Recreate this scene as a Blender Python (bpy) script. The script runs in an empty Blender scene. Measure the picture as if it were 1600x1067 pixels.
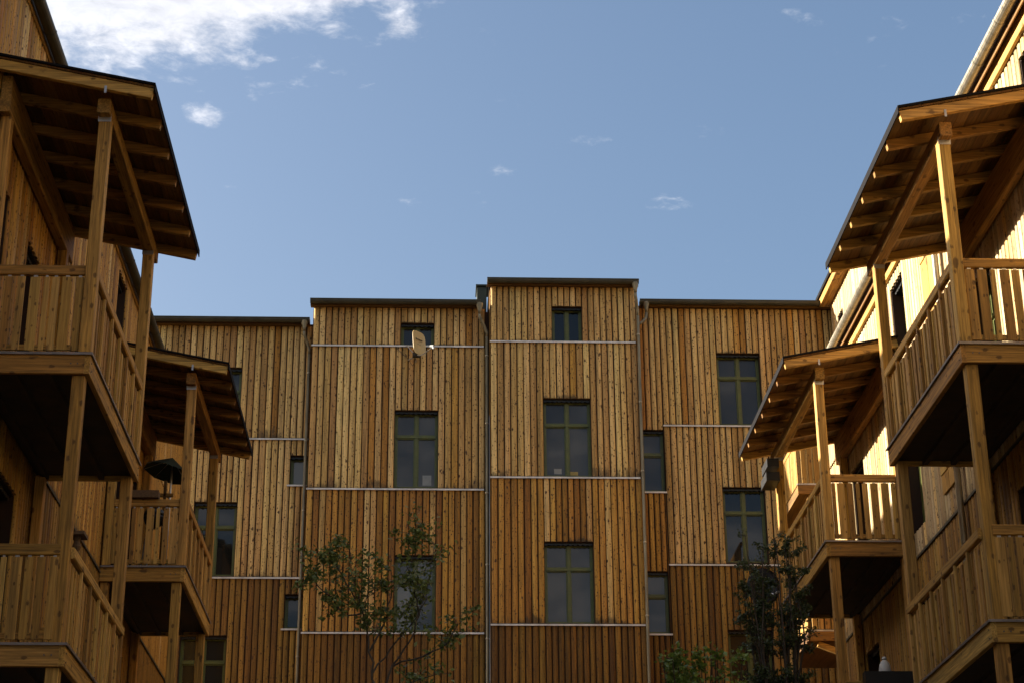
import bpy, math, random
from mathutils import Vector, Matrix
R = math.radians
rnd = random.Random(7)
SC = bpy.context.scene
COL = SC.collection
CZ = 1.6                       # eye height: all heights below are measured from the eye

# ------------------------------------------------------------------ camera
PITCH, YAW, ROLL, FPX = 0.398512, 0.043375, -0.007778, 2905.86
fw = Vector((math.sin(YAW)*math.cos(PITCH), math.cos(YAW)*math.cos(PITCH), math.sin(PITCH)))
rt = Vector((math.cos(YAW), -math.sin(YAW), 0)); up = rt.cross(fw)
r2 = rt*math.cos(ROLL) + up*math.sin(ROLL); u2 = -rt*math.sin(ROLL) + up*math.cos(ROLL)
cam = bpy.data.cameras.new('camera'); camo = bpy.data.objects.new('camera', cam); COL.objects.link(camo)
cam.sensor_width = 36; cam.lens = FPX/1600*36; cam.clip_end = 5000; cam.clip_start = 0.05
camo.matrix_world = Matrix(((r2.x, u2.x, -fw.x, 0), (r2.y, u2.y, -fw.y, 0), (r2.z, u2.z, -fw.z, CZ), (0, 0, 0, 1)))
SC.camera = camo

# ------------------------------------------------------------------ sun, sky, exposure
SUN_AZ = 12.0                   # degrees behind the line of the cross street (towards +Y)
SUN_EL = 17.5
to_sun = Vector((-math.cos(R(SUN_AZ))*math.cos(R(SUN_EL)), math.sin(R(SUN_AZ))*math.cos(R(SUN_EL)), math.sin(R(SUN_EL))))
sl = bpy.data.lights.new('sun', 'SUN'); sl.energy = 5.0; sl.angle = R(0.53); sl.color = (1.0, 0.92, 0.80)
so = bpy.data.objects.new('sun', sl); COL.objects.link(so); so.location = (-30, 20, 60)
so.rotation_euler = to_sun.to_track_quat('Z', 'Y').to_euler()

w = bpy.data.worlds.new('World'); SC.world = w; w.use_nodes = True
nt = w.node_tree; N = nt.nodes; L = nt.links; N.clear()
out = N.new('ShaderNodeOutputWorld'); bg = N.new('ShaderNodeBackground'); bg.inputs['Strength'].default_value = 0.10
L.new(bg.outputs[0], out.inputs[0])
sky = N.new('ShaderNodeTexSky'); sky.sky_type = 'NISHITA'; sky.sun_disc = False
sky.sun_elevation = R(SUN_EL); sky.sun_rotation = math.atan2(to_sun.x, to_sun.y)
sky.air_density = 1.0; sky.dust_density = 4.5; sky.ozone_density = 1.6
def math_node(tree, op, a, b=None, c=None):
    n = tree.nodes.new('ShaderNodeMath'); n.operation = op
    for i, v in enumerate((a, b, c)):
        if v is None: continue
        if isinstance(v, (int, float)): n.inputs[i].default_value = v
        else: tree.links.new(v, n.inputs[i])
    return n.outputs[0]
tc = N.new('ShaderNodeTexCoord'); sep = N.new('ShaderNodeSeparateXYZ'); L.new(tc.outputs['Generated'], sep.inputs[0])
zz = math_node(nt, 'MAXIMUM', sep.outputs[2], 0.06)
px = math_node(nt, 'DIVIDE', sep.outputs[0], zz); py = math_node(nt, 'DIVIDE', sep.outputs[1], zz)
comb = N.new('ShaderNodeCombineXYZ'); L.new(px, comb.inputs[0]); L.new(py, comb.inputs[1])
def noise(tree, vec, scale, detail, rough, dist=0.0):
    n = tree.nodes.new('ShaderNodeTexNoise'); n.inputs['Scale'].default_value = scale; n.inputs['Detail'].default_value = detail
    n.inputs['Roughness'].default_value = rough; n.inputs['Distortion'].default_value = dist
    tree.links.new(vec, n.inputs['Vector']); return n.outputs['Fac']
n_big = noise(nt, comb.outputs[0], 1.1, 3, 0.5)            # cloud fields added across the unseen sky to lift the ambient light
n_mid = noise(nt, comb.outputs[0], 8.0, 10, 0.63, 0.2)
n_fine = noise(nt, comb.outputs[0], 34.0, 8, 0.62, 0.35)
cov = math_node(nt, 'MULTIPLY', math_node(nt, 'SUBTRACT', n_big, 0.42), 3.6)
cov = math_node(nt, 'MINIMUM', math_node(nt, 'MAXIMUM', cov, -0.35), 0.5)
# clear hole cut in the added clouds where the camera looks
dx = math_node(nt, 'DIVIDE', math_node(nt, 'SUBTRACT', px, 0.15), 0.9); dy = math_node(nt, 'DIVIDE', math_node(nt, 'SUBTRACT', py, 2.1), 0.9)
d4 = math_node(nt, 'POWER', math_node(nt, 'ADD', math_node(nt, 'MULTIPLY', dx, dx), math_node(nt, 'MULTIPLY', dy, dy)), 2.0)
gap = math_node(nt, 'POWER', 2.718, math_node(nt, 'MULTIPLY', d4, -1.0))
cov = math_node(nt, 'ADD', math_node(nt, 'MULTIPLY', cov, math_node(nt, 'SUBTRACT', 1.0, gap)), math_node(nt, 'MULTIPLY', gap, -0.38))
# cloud bank and wisps: (centre on the cloud layer, half sizes, amount)
for cx, cy, ax, ay, amt in ((-0.40, 1.51, 0.18, 0.13, 0.80), (-0.22, 1.50, 0.14, 0.08, 0.66), (-0.31, 1.61, 0.10, 0.08, 0.58), (-0.09, 1.525, 0.05, 0.022, 0.34),
                            (-0.253, 1.755, 0.026, 0.036, 0.66), (0.268, 1.945, 0.036, 0.030, 0.64), (0.172, 1.80, 0.040, 0.024, 0.58),
                            (0.072, 1.87, 0.022, 0.028, 0.46), (0.37, 2.10, 0.036, 0.03, 0.36), (-0.04, 1.58, 0.026, 0.032, 0.48), (-0.11, 1.585, 0.036, 0.018, 0.50)):
    dx = math_node(nt, 'DIVIDE', math_node(nt, 'SUBTRACT', px, cx), ax); dy = math_node(nt, 'DIVIDE', math_node(nt, 'SUBTRACT', py, cy), ay)
    d2 = math_node(nt, 'ADD', math_node(nt, 'MULTIPLY', dx, dx), math_node(nt, 'MULTIPLY', dy, dy))
    g = math_node(nt, 'POWER', 2.718, math_node(nt, 'MULTIPLY', d2, -1.0))
    cov = math_node(nt, 'ADD', cov, math_node(nt, 'MULTIPLY', g, amt))
tex = math_node(nt, 'ADD', math_node(nt, 'MULTIPLY', math_node(nt, 'SUBTRACT', n_mid, 0.5), 2.3), math_node(nt, 'MULTIPLY', math_node(nt, 'SUBTRACT', n_fine, 0.5), 0.9))
dens = math_node(nt, 'ADD', math_node(nt, 'ADD', cov, tex), 0.0)
mr = N.new('ShaderNodeMapRange'); mr.interpolation_type = 'SMOOTHSTEP'; L.new(dens, mr.inputs[0])
mr.inputs[1].default_value = 0.0; mr.inputs[2].default_value = 0.75; mr.inputs[3].default_value = 0.0; mr.inputs[4].default_value = 0.76
alpha = math_node(nt, 'MULTIPLY', mr.outputs[0], math_node(nt, 'GREATER_THAN', sep.outputs[2], 0.05))
shade = N.new('ShaderNodeMapRange'); L.new(n_fine, shade.inputs[0]); shade.inputs[1].default_value = 0.3; shade.inputs[2].default_value = 0.7
shade.inputs[3].default_value = 0.80; shade.inputs[4].default_value = 1.08
cl = N.new('ShaderNodeMix'); cl.data_type = 'RGBA'; cl.blend_type = 'MULTIPLY'; cl.inputs[0].default_value = 1
CLOUD = 3.1
cl.inputs[6].default_value = (CLOUD*0.98, CLOUD*0.97, CLOUD*1.0, 1); L.new(shade.outputs[0], cl.inputs[7])
hs = N.new('ShaderNodeHueSaturation'); hs.inputs['Saturation'].default_value = 1.08; hs.inputs['Value'].default_value = 0.615; L.new(sky.outputs[0], hs.inputs['Color'])
mx = N.new('ShaderNodeMix'); mx.data_type = 'RGBA'; L.new(alpha, mx.inputs[0]); L.new(hs.outputs[0], mx.inputs[6]); L.new(cl.outputs[2], mx.inputs[7])
L.new(mx.outputs[2], bg.inputs['Color'])

vs = SC.view_settings; vs.view_transform = 'Standard'; vs.look = 'None'; vs.gamma = 1.0; vs.exposure = 2.0; vs.use_curve_mapping = False
SC.cycles.max_bounces = 8; SC.cycles.diffuse_bounces = 5

# ------------------------------------------------------------------ materials
def newmat(name):
    m = bpy.data.materials.new(name); m.use_nodes = True
    t = m.node_tree; b = t.nodes['Principled BSDF']; return m, t, b
def ramp(t, fac, stops):
    r = t.nodes.new('ShaderNodeValToRGB'); t.links.new(fac, r.inputs[0]); e = r.color_ramp.elements
    e[0].position = stops[0][0]; e[0].color = (*stops[0][1], 1); e[1].position = stops[-1][0]; e[1].color = (*stops[-1][1], 1)
    for p, c in stops[1:-1]:
        k = e.new(p); k.color = (*c, 1)
    return r.outputs[0]
def mixc(t, fac, a, b, mode='MIX'):
    m = t.nodes.new('ShaderNodeMix'); m.data_type = 'RGBA'; m.blend_type = mode
    for i, v in ((0, fac), (6, a), (7, b)):
        if isinstance(v, (int, float)): m.inputs[i].default_value = v
        elif isinstance(v, tuple): m.inputs[i].default_value = (*v, 1)
        else: t.links.new(v, m.inputs[i])
    return m.outputs[2]
def wood(name, stops, axis='Z', knots=0.75, stain=0.0, rough=0.68, grain=0.55, kscale=1.0):
    """timber: per-piece tone, grain along the axis, knots, patchy mould above the drip ledges"""
    m, t, b = newmat(name)
    oi = t.nodes.new('ShaderNodeObjectInfo'); ge = t.nodes.new('ShaderNodeNewGeometry')
    off = t.nodes.new('ShaderNodeCombineXYZ')
    for i, k in enumerate((31.7, 17.3, 53.1)): t.links.new(math_node(t, 'MULTIPLY', oi.outputs['Random'], k), off.inputs[i])
    ad = t.nodes.new('ShaderNodeVectorMath'); ad.operation = 'ADD'; t.links.new(ge.outputs['Position'], ad.inputs[0]); t.links.new(off.outputs[0], ad.inputs[1])
    def sc(lng, acr):
        n = t.nodes.new('ShaderNodeVectorMath'); n.operation = 'MULTIPLY'; t.links.new(ad.outputs[0], n.inputs[0])
        n.inputs[1].default_value = {'Z': (acr, acr, lng), 'Y': (acr, lng, acr), 'X': (lng, acr, acr)}[axis]; return n.outputs[0]
    g1 = noise(t, sc(1.6, 42), 1, 5, 0.65, 0.3); g2 = noise(t, sc(0.5, 4.0), 1, 3, 0.5)
    base = ramp(t, math_node(t, 'ADD', math_node(t, 'MULTIPLY', oi.outputs['Random'], 0.72), math_node(t, 'MULTIPLY', g2, 0.28)), stops)
    mr = t.nodes.new('ShaderNodeMapRange'); t.links.new(g1, mr.inputs[0]); mr.inputs[1].default_value = 0.25; mr.inputs[2].default_value = 0.75
    mr.inputs[3].default_value = 1.0-grain; mr.inputs[4].default_value = 1.0+grain*0.45
    col = mixc(t, 1.0, base, mr.outputs[0], 'MULTIPLY')
    stk = noise(t, sc(0.45, 13.0), 1, 4, 0.6, 0.5)
    sr = t.nodes.new('ShaderNodeMapRange'); sr.interpolation_type = 'SMOOTHSTEP'; t.links.new(stk, sr.inputs[0]); sr.inputs[1].default_value = 0.32; sr.inputs[2].default_value = 0.56
    sr.inputs[3].default_value = 0.68; sr.inputs[4].default_value = 1.06
    col = mixc(t, 1.0, col, sr.outputs[0], 'MULTIPLY')
    hv = t.nodes.new('ShaderNodeHueSaturation'); t.links.new(col, hv.inputs['Color'])
    t.links.new(math_node(t, 'ADD', 0.494, math_node(t, 'MULTIPLY', math_node(t, 'FRACT', math_node(t, 'MULTIPLY', oi.outputs['Random'], 17.31)), 0.012)), hv.inputs['Hue']); col = hv.outputs[0]
    # knots
    for (lng, acr, r0, r1, gate) in ((3.6*kscale, 7.2*kscale, 0.10, 0.20, 0.35), (9*kscale, 16*kscale, 0.14, 0.27, 0.35), (17*kscale, 30*kscale, 0.16, 0.30, 0.45))[:3 if stain > 0 else 2]:
        v = t.nodes.new('ShaderNodeTexVoronoi'); v.inputs['Scale'].default_value = 1; v.inputs['Randomness'].default_value = 1
        wob = t.nodes.new('ShaderNodeVectorMath'); wob.operation = 'ADD'; t.links.new(sc(lng, acr), wob.inputs[0])
        nn = t.nodes.new('ShaderNodeTexNoise'); nn.inputs['Scale'].default_value = 3.0; t.links.new(sc(lng*2, acr*2), nn.inputs['Vector'])
        ws = t.nodes.new('ShaderNodeVectorMath'); ws.operation = 'SCALE'; ws.inputs['Scale'].default_value = 0.22; t.links.new(nn.outputs['Color'], ws.inputs[0]); t.links.new(ws.outputs[0], wob.inputs[1])
        t.links.new(wob.outputs[0], v.inputs['Vector'])
        k = t.nodes.new('ShaderNodeMapRange'); k.interpolation_type = 'SMOOTHSTEP'; t.links.new(v.outputs['Distance'], k.inputs[0])
        k.inputs[1].default_value = r0; k.inputs[2].default_value = r1; k.inputs[3].default_value = knots; k.inputs[4].default_value = 0.0
        cs = t.nodes.new('ShaderNodeSeparateColor'); t.links.new(v.outputs['Color'], cs.inputs[0])
        kk = math_node(t, 'MULTIPLY', k.outputs[0], math_node(t, 'GREATER_THAN', cs.outputs[0], gate))
        col = mixc(t, kk, col, (0.045, 0.018, 0.006))
    # mould: world-anchored blotches gathered above the ledges (height along the piece)
    if stain > 0:
        tcn = t.nodes.new('ShaderNodeTexCoord'); sp = t.nodes.new('ShaderNodeSeparateXYZ'); t.links.new(tcn.outputs['Generated'], sp.inputs[0])
        lo = t.nodes.new('ShaderNodeMapRange'); t.links.new(sp.outputs[2], lo.inputs[0]); lo.inputs[1].default_value = 0.0; lo.inputs[2].default_value = 0.10
        lo.inputs[3].default_value = 0.42; lo.inputs[4].default_value = 0.0
        sn = noise(t, ge.outputs['Position'], 1.4, 2, 0.5); sf = noise(t, sc(3.5, 11), 1, 4, 0.65)
        a = math_node(t, 'ADD', math_node(t, 'ADD', lo.outputs[0], math_node(t, 'MULTIPLY', math_node(t, 'SUBTRACT', sn, 0.5), 1.3)), math_node(t, 'MULTIPLY', math_node(t, 'SUBTRACT', sf, 0.5), 1.1))
        st = t.nodes.new('ShaderNodeMapRange'); st.interpolation_type = 'SMOOTHSTEP'; t.links.new(a, st.inputs[0]); st.inputs[1].default_value = 0.28; st.inputs[2].default_value = 0.62
        st.inputs[3].default_value = 0.0; st.inputs[4].default_value = stain
        col = mixc(t, st.outputs[0], col, (0.035, 0.026, 0.014))
    t.links.new(col, b.inputs['Base Color']); b.inputs['Roughness'].default_value = rough; b.inputs['Specular IOR Level'].default_value = 0.3
    bp = t.nodes.new('ShaderNodeBump'); bp.inputs['Strength'].default_value = 0.35; bp.inputs['Distance'].default_value = 0.004
    t.links.new(g1, bp.inputs['Height']); t.links.new(bp.outputs[0], b.inputs['Normal'])
    return m
def plain(name, c, rough=0.5, metal=0.0, var=0.25, nscale=6.0, spec=0.4, streak=False):
    m, t, b = newmat(name); ge = t.nodes.new('ShaderNodeNewGeometry')
    vec = ge.outputs['Position']
    if streak:
        n = t.nodes.new('ShaderNodeVectorMath'); n.operation = 'MULTIPLY'; t.links.new(vec, n.inputs[0]); n.inputs[1].default_value = (3, 3, 0.5); vec = n.outputs[0]
    f = noise(t, vec, nscale, 5, 0.6)
    lo = tuple(x*(1-var) for x in c); hi = tuple(min(1, x*(1+var)) for x in c)
    t.links.new(ramp(t, f, ((0.3, lo), (0.7, hi))), b.inputs['Base Color'])
    rr = t.nodes.new('ShaderNodeMapRange'); t.links.new(f, rr.inputs[0]); rr.inputs[3].default_value = rough*0.8; rr.inputs[4].default_value = min(1, rough*1.25)
    t.links.new(rr.outputs[0], b.inputs['Roughness']); b.inputs['Metallic'].default_value = metal; b.inputs['Specular IOR Level'].default_value = spec
    return m
def glass(name, c, rough=0.03):
    """dark window pane: what stands behind is unlit, the surface mirrors the yard"""
    m, t, b = newmat(name); ge = t.nodes.new('ShaderNodeNewGeometry')
    oi = t.nodes.new('ShaderNodeObjectInfo')
    f = math_node(t, 'ADD', math_node(t, 'MULTIPLY', noise(t, ge.outputs['Position'], 1.2, 2, 0.5), 0.5), math_node(t, 'MULTIPLY', oi.outputs['Random'], 0.5))
    t.links.new(ramp(t, f, ((0.25, tuple(x*0.65 for x in c)), (0.75, tuple(x*1.4 for x in c)))), b.inputs['Base Color'])
    b.inputs['Roughness'].default_value = rough; b.inputs['IOR'].default_value = 1.5; b.inputs['Specular IOR Level'].default_value = 0.45
    bp = t.nodes.new('ShaderNodeBump'); bp.inputs['Strength'].default_value = 0.02; bp.inputs['Distance'].default_value = 0.02
    t.links.new(noise(t, ge.outputs['Position'], 2.5, 1, 0.5), bp.inputs['Height']); t.links.new(bp.outputs[0], b.inputs['Normal'])
    return m
MAT = {}
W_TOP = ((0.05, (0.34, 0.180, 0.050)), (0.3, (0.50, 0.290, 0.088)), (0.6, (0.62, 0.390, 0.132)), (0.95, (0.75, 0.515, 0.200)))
W_SUN = ((0.05, (0.30, 0.190, 0.075)), (0.5, (0.42, 0.295, 0.140)), (0.95, (0.54, 0.410, 0.225)))  # sunlit copy of the larch: the wash-out of full sun is in the colour
W_MID = ((0.05, (0.20, 0.083, 0.010)), (0.35, (0.36, 0.165, 0.022)), (0.65, (0.48, 0.240, 0.038)), (0.95, (0.60, 0.335, 0.070)))  # mid, low and half-low tiers: less weathered, plus yard shade in the colour
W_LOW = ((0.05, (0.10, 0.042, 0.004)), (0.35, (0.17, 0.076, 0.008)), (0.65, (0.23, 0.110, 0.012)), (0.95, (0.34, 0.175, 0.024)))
W_MLO = ((0.05, (0.14, 0.062, 0.007)), (0.35, (0.24, 0.115, 0.015)), (0.65, (0.33, 0.170, 0.026)), (0.95, (0.43, 0.240, 0.046)))
W_POST = ((0.05, (0.36, 0.180, 0.030)), (0.5, (0.47, 0.250, 0.050)), (0.95, (0.56, 0.325, 0.078)))
W_RAIL = ((0.05, (0.24, 0.115, 0.020)), (0.5, (0.42, 0.225, 0.048)), (0.95, (0.58, 0.345, 0.090)))
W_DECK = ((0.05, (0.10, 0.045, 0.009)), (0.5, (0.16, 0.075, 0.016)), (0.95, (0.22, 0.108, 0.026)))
W_RAFT = ((0.05, (0.24, 0.115, 0.020)), (0.5, (0.31, 0.155, 0.030)), (0.95, (0.38, 0.200, 0.044)))
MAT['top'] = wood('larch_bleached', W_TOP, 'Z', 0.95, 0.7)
MAT['mid'] = wood('larch_weathered_shade', W_MID, 'Z', 0.9, 0.8)
MAT['sunny'] = wood('larch_sunlit', W_SUN, 'Z', 0.6, 0.4, grain=0.35)
MAT['midlow'] = wood('larch_half_sheltered_shade', W_MLO, 'Z', 0.8, 0.5)
MAT['low'] = wood('larch_sheltered_shade', W_LOW, 'Z', 0.65, 0.5)
MAT['post'] = wood('post_timber', W_POST, 'Z', 0.7, 0.0, kscale=0.6, grain=0.8)
MAT['beam_y'] = wood('beam_timber_long', W_POST, 'Y', 0.7, 0.0, kscale=0.6, grain=0.8)
MAT['beam_x'] = wood('beam_timber_cross', W_POST, 'X', 0.7, 0.0, kscale=0.6, grain=0.8)
MAT['raft_x'] = wood('rafter_timber', W_RAFT, 'X', 0.7, 0.0, kscale=0.6, grain=0.8)
MAT['raft_y'] = wood('purlin_timber', W_RAFT, 'Y', 0.7, 0.0, kscale=0.6, grain=0.8)
MAT['rail_z'] = wood('railing_board_timber', W_RAIL, 'Z', 0.7, 0.0)
MAT['deck_y'] = wood('roof_board_timber', W_DECK, 'Y', 0.6, 0.0)
MAT['deck_x'] = wood('floor_plank_timber', W_DECK, 'X', 0.6, 0.0)
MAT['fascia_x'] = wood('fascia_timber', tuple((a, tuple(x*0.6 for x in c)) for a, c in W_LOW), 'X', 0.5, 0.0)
MAT['backing'] = plain('shadow_batten_board', (0.030, 0.012, 0.004), 0.9)
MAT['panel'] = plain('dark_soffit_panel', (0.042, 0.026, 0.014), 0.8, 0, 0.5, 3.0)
MAT['zinc'] = plain('weathered_zinc', (0.36, 0.32, 0.24), 0.42, 0.75, 0.3, 4.0, streak=True)
MAT['gutter'] = plain('dull_olive_zinc', (0.060, 0.056, 0.040), 0.5, 0.3, 0.3, 3.0)
MAT['ledge'] = plain('bright_drip_metal', (0.56, 0.52, 0.47), 0.45, 0.1, 0.35, 3.0)
MAT['pipe'] = plain('dull_pipe_zinc', (0.20, 0.165, 0.10), 0.5, 0.35, 0.35, 4.0, streak=True)
MAT['flash'] = plain('grey_edge_flashing', (0.22, 0.19, 0.17), 0.45, 0.5, 0.25, 5.0)
MAT['green'] = plain('green_window_paint', (0.080, 0.088, 0.016), 0.45, 0.0, 0.2, 8.0)
MAT['glass'] = glass('window_glass', (0.032, 0.030, 0.024))
MAT['glass_pale'] = glass('curtained_glass', (0.11, 0.11, 0.095))
MAT['glass_dark'] = glass('shaded_glass', (0.012, 0.012, 0.010))
MAT['paper'] = plain('paper', (0.24, 0.24, 0.22), 0.8, 0, 0.15)
MAT['ochre'] = plain('ochre_card', (0.30, 0.22, 0.07), 0.8, 0, 0.15)
MAT['roof_felt'] = plain('roofing_felt', (0.010, 0.009, 0.009), 0.95, 0, 0.3, spec=0.08)
MAT['dish'] = plain('cream_enamel', (0.46, 0.33, 0.14), 0.45, 0, 0.1)
MAT['print'] = plain('dark_print', (0.05, 0.03, 0.015), 0.7, 0, 0.1)
MAT['bolt'] = plain('dull_bolt_steel', (0.12, 0.10, 0.08), 0.5, 0.5, 0.2)
MAT['steel'] = plain('galvanised_steel', (0.42, 0.41, 0.39), 0.4, 0.8, 0.2)
MAT['black'] = plain('black_plastic', (0.008, 0.008, 0.008), 0.45, 0, 0.3)
MAT['white'] = plain('white_glaze', (0.42, 0.41, 0.38), 0.35, 0, 0.08)
MAT['fabric'] = plain('dark_green_canvas', (0.018, 0.030, 0.020), 0.9, 0, 0.3)
MAT['brown'] = plain('brown_wicker', (0.10, 0.055, 0.022), 0.8, 0, 0.4, 30)
MAT['dark_metal'] = plain('dark_green_sheet', (0.030, 0.034, 0.020), 0.5, 0.2, 0.3)
MAT['plaster'] = plain('pale_plaster', (0.50, 0.45, 0.36), 0.85, 0, 0.2)
MAT['bark'] = plain('young_bark', (0.055, 0.042, 0.028), 0.85, 0, 0.4, 20)
MAT['ground'] = plain('courtyard_ground', (0.16, 0.14, 0.11), 0.9, 0, 0.35, 2)
def leafmat(name, c1, c2):
    m, t, b = newmat(name); ge = t.nodes.new('ShaderNodeNewGeometry')
    t.links.new(ramp(t, ge.outputs['Random Per Island'], ((0.0, c1), (1.0, c2))), b.inputs['Base Color']); b.inputs['Roughness'].default_value = 0.5
    tr = t.nodes.new('ShaderNodeBsdfTranslucent'); t.links.new(ramp(t, ge.outputs['Random Per Island'], ((0.0, c1), (1.0, c2))), tr.inputs[0])
    ms = t.nodes.new('ShaderNodeMixShader'); ms.inputs[0].default_value = 0.3; t.links.new(b.outputs[0], ms.inputs[1]); t.links.new(tr.outputs[0], ms.inputs[2])
    t.links.new(ms.outputs[0], t.nodes['Material Output'].inputs[0]); return m
MAT['leaf'] = leafmat('young_leaf', (0.055, 0.080, 0.014), (0.210, 0.240, 0.055))
MAT['leaf_dark'] = leafmat('dark_leaf', (0.022, 0.036, 0.009), (0.085, 0.105, 0.028))
MAT['leaf_bright'] = leafmat('bright_leaf', (0.065, 0.115, 0.014), (0.18, 0.25, 0.040))

# ------------------------------------------------------------------ mesh helpers
ROOT = {}                      # object -> world position of its top-level origin
class MB:
    def __init__(s): s.v = []; s.f = []
    def add(s, vs_, fs):
        o = len(s.v); s.v += [tuple(x) for x in vs_]; s.f += [tuple(o+i for i in f) for f in fs]; return s
    def box(s, x0, x1, y0, y1, z0, z1):
        x0, x1 = min(x0, x1), max(x0, x1); y0, y1 = min(y0, y1), max(y0, y1); z0, z1 = min(z0, z1), max(z0, z1)
        return s.add([(x0, y0, z0), (x1, y0, z0), (x1, y1, z0), (x0, y1, z0), (x0, y0, z1), (x1, y0, z1), (x1, y1, z1), (x0, y1, z1)],
                     [(0, 3, 2, 1), (4, 5, 6, 7), (0, 1, 5, 4), (1, 2, 6, 5), (2, 3, 7, 6), (3, 0, 4, 7)])
    def cbox(s, x0, x1, y0, y1, z0, z1, c=0.008, axis='Z'):
        """box with its four long edges chamfered"""
        x0, x1 = min(x0, x1), max(x0, x1); y0, y1 = min(y0, y1), max(y0, y1); z0, z1 = min(z0, z1), max(z0, z1)
        def prof(a0, a1, b0, b1): return [(a0+c, b0), (a1-c, b0), (a1, b0+c), (a1, b1-c), (a1-c, b1), (a0+c, b1), (a0, b1-c), (a0, b0+c)]
        if axis == 'Z': lo = [(a, b, z0) for a, b in prof(x0, x1, y0, y1)]; hi = [(a, b, z1) for a, b in prof(x0, x1, y0, y1)]
        elif axis == 'Y': lo = [(a, y1, b) for a, b in prof(x0, x1, z0, z1)]; hi = [(a, y0, b) for a, b in prof(x0, x1, z0, z1)]
        else: lo = [(x0, a, b) for a, b in prof(y0, y1, z0, z1)]; hi = [(x1, a, b) for a, b in prof(y0, y1, z0, z1)]
        return s.add(lo+hi, [tuple(range(7, -1, -1)), tuple(range(8, 16))] + [(i, (i+1) % 8, 8+(i+1) % 8, 8+i) for i in range(8)])
    def beam(s, p, q, wd, ht, c=0.006):
        """rectangular timber from p to q (axis through its middle), height measured upright"""
        p = Vector(p); q = Vector(q); d = (q-p).normalized(); sd = d.cross(Vector((0, 0, 1))).normalized(); u = sd.cross(d)
        a, b = wd/2, ht/2; pr = [(-a+c, -b), (a-c, -b), (a, -b+c), (a, b-c), (a-c, b), (-a+c, b), (-a, b-c), (-a, -b+c)]
        vs_ = [p+sd*i+u*j for i, j in pr] + [q+sd*i+u*j for i, j in pr]
        return s.add(vs_, [tuple(range(7, -1, -1)), tuple(range(8, 16))] + [(i, (i+1) % 8, 8+(i+1) % 8, 8+i) for i in range(8)])
    def tube(s, pts, rad, n=8, cap=True):
        pts = [Vector(p) for p in pts]; rs = rad if isinstance(rad, (list, tuple)) else [rad]*len(pts)
        prev = None; rings = []
        for i, p in enumerate(pts):
            d = (pts[min(i+1, len(pts)-1)]-pts[max(i-1, 0)]).normalized()
            if prev is None: a = d.cross(Vector((0, 0, 1)) if abs(d.z) < 0.9 else Vector((1, 0, 0))).normalized()
            else: a = (prev-d*prev.dot(d)).normalized()
            prev = a; b = d.cross(a)
            rings.append([p+(a*math.cos(2*math.pi*k/n)+b*math.sin(2*math.pi*k/n))*rs[i] for k in range(n)])
        fs = []
        for i in range(len(pts)-1):
            for k in range(n): fs.append((i*n+k, i*n+(k+1) % n, (i+1)*n+(k+1) % n, (i+1)*n+k))
        if cap: fs += [tuple(range(n-1, -1, -1)), tuple(range((len(pts)-1)*n, len(pts)*n))]
        return s.add([v for r in rings for v in r], fs)
    def lathe(s, c, prof, n=14):
        vs_ = []; fs = []
        for r, z in prof:
            for k in range(n): vs_.append((c[0]+r*math.cos(2*math.pi*k/n), c[1]+r*math.sin(2*math.pi*k/n), c[2]+z))
        for i in range(len(prof)-1):
            for k in range(n): fs.append((i*n+k, i*n+(k+1) % n, (i+1)*n+(k+1) % n, (i+1)*n+k))
        fs += [tuple(range(n-1, -1, -1)), tuple(range((len(prof)-1)*n, len(prof)*n))]
        return s.add(vs_, fs)
    def build(s, name, mat, parent=None, base=None, smooth=False, label=None):
        b = ROOT[parent.name] if parent is not None else Vector(base if base is not None else (0, 0, -CZ))
        me = bpy.data.meshes.new(name); me.from_pydata([(x-b.x, y-b.y, z-b.z) for x, y, z in s.v], [], s.f); me.update()
        me.materials.append(MAT[mat])
        if smooth:
            for p in me.polygons: p.use_smooth = True
        o = bpy.data.objects.new(name, me); COL.objects.link(o); ROOT[o.name] = b
        if parent is not None: o.parent = parent
        else: o.location = (b.x, b.y, b.z+CZ)
        if label: o['label'] = label
        return o
def thing(name, label, cat, base, group=None):
    o = bpy.data.objects.new(name, None); COL.objects.link(o); o.empty_display_size = 0.3
    o.location = (base[0], base[1], base[2]+CZ); o['label'] = label; o['category'] = cat
    if group: o['group'] = group
    ROOT[o.name] = Vector(base); return o
def tag(o, label, cat, group=None):
    o['label'] = label; o['category'] = cat
    if group: o['group'] = group
    return o

# ------------------------------------------------------------------ the ground
g = MB().box(-400, 400, -400, 600, -1.9, -1.6).build('ground', 'ground', None, (0, 0, -1.6)); g['kind'] = 'structure'

# ------------------------------------------------------------------ clad walls
# unit board: 1 wide along x, 1 tall, face towards -y, softly rounded front
def unit_board():
    pr = [(-0.5, 0.0), (0.5, 0.0), (0.5, -0.25), (0.43, -0.70), (0.22, -1.0), (-0.22, -1.0), (-0.43, -0.70), (-0.5, -0.25)]
    vs_ = [(x, y, 0) for x, y in pr] + [(x, y, 1) for x, y in pr]
    fs = [tuple(range(7, -1, -1)), tuple(range(8, 16))] + [(i, (i+1) % 8, 8+(i+1) % 8, 8+i) for i in range(8)]
    return vs_, fs
UB_V, UB_F = unit_board()
BOARD_MESH = {}
def board_mesh(mat):
    if mat not in BOARD_MESH:
        me = bpy.data.meshes.new('board'); me.from_pydata(UB_V, [], [tuple(reversed(f)) for f in UB_F]); me.update()
        import bmesh
        bm = bmesh.new(); bm.from_mesh(me); bmesh.ops.recalc_face_normals(bm, faces=bm.faces); bm.to_mesh(me); bm.free()
        me.materials.append(MAT[mat]); BOARD_MESH[mat] = me
    return BOARD_MESH[mat]
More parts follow.
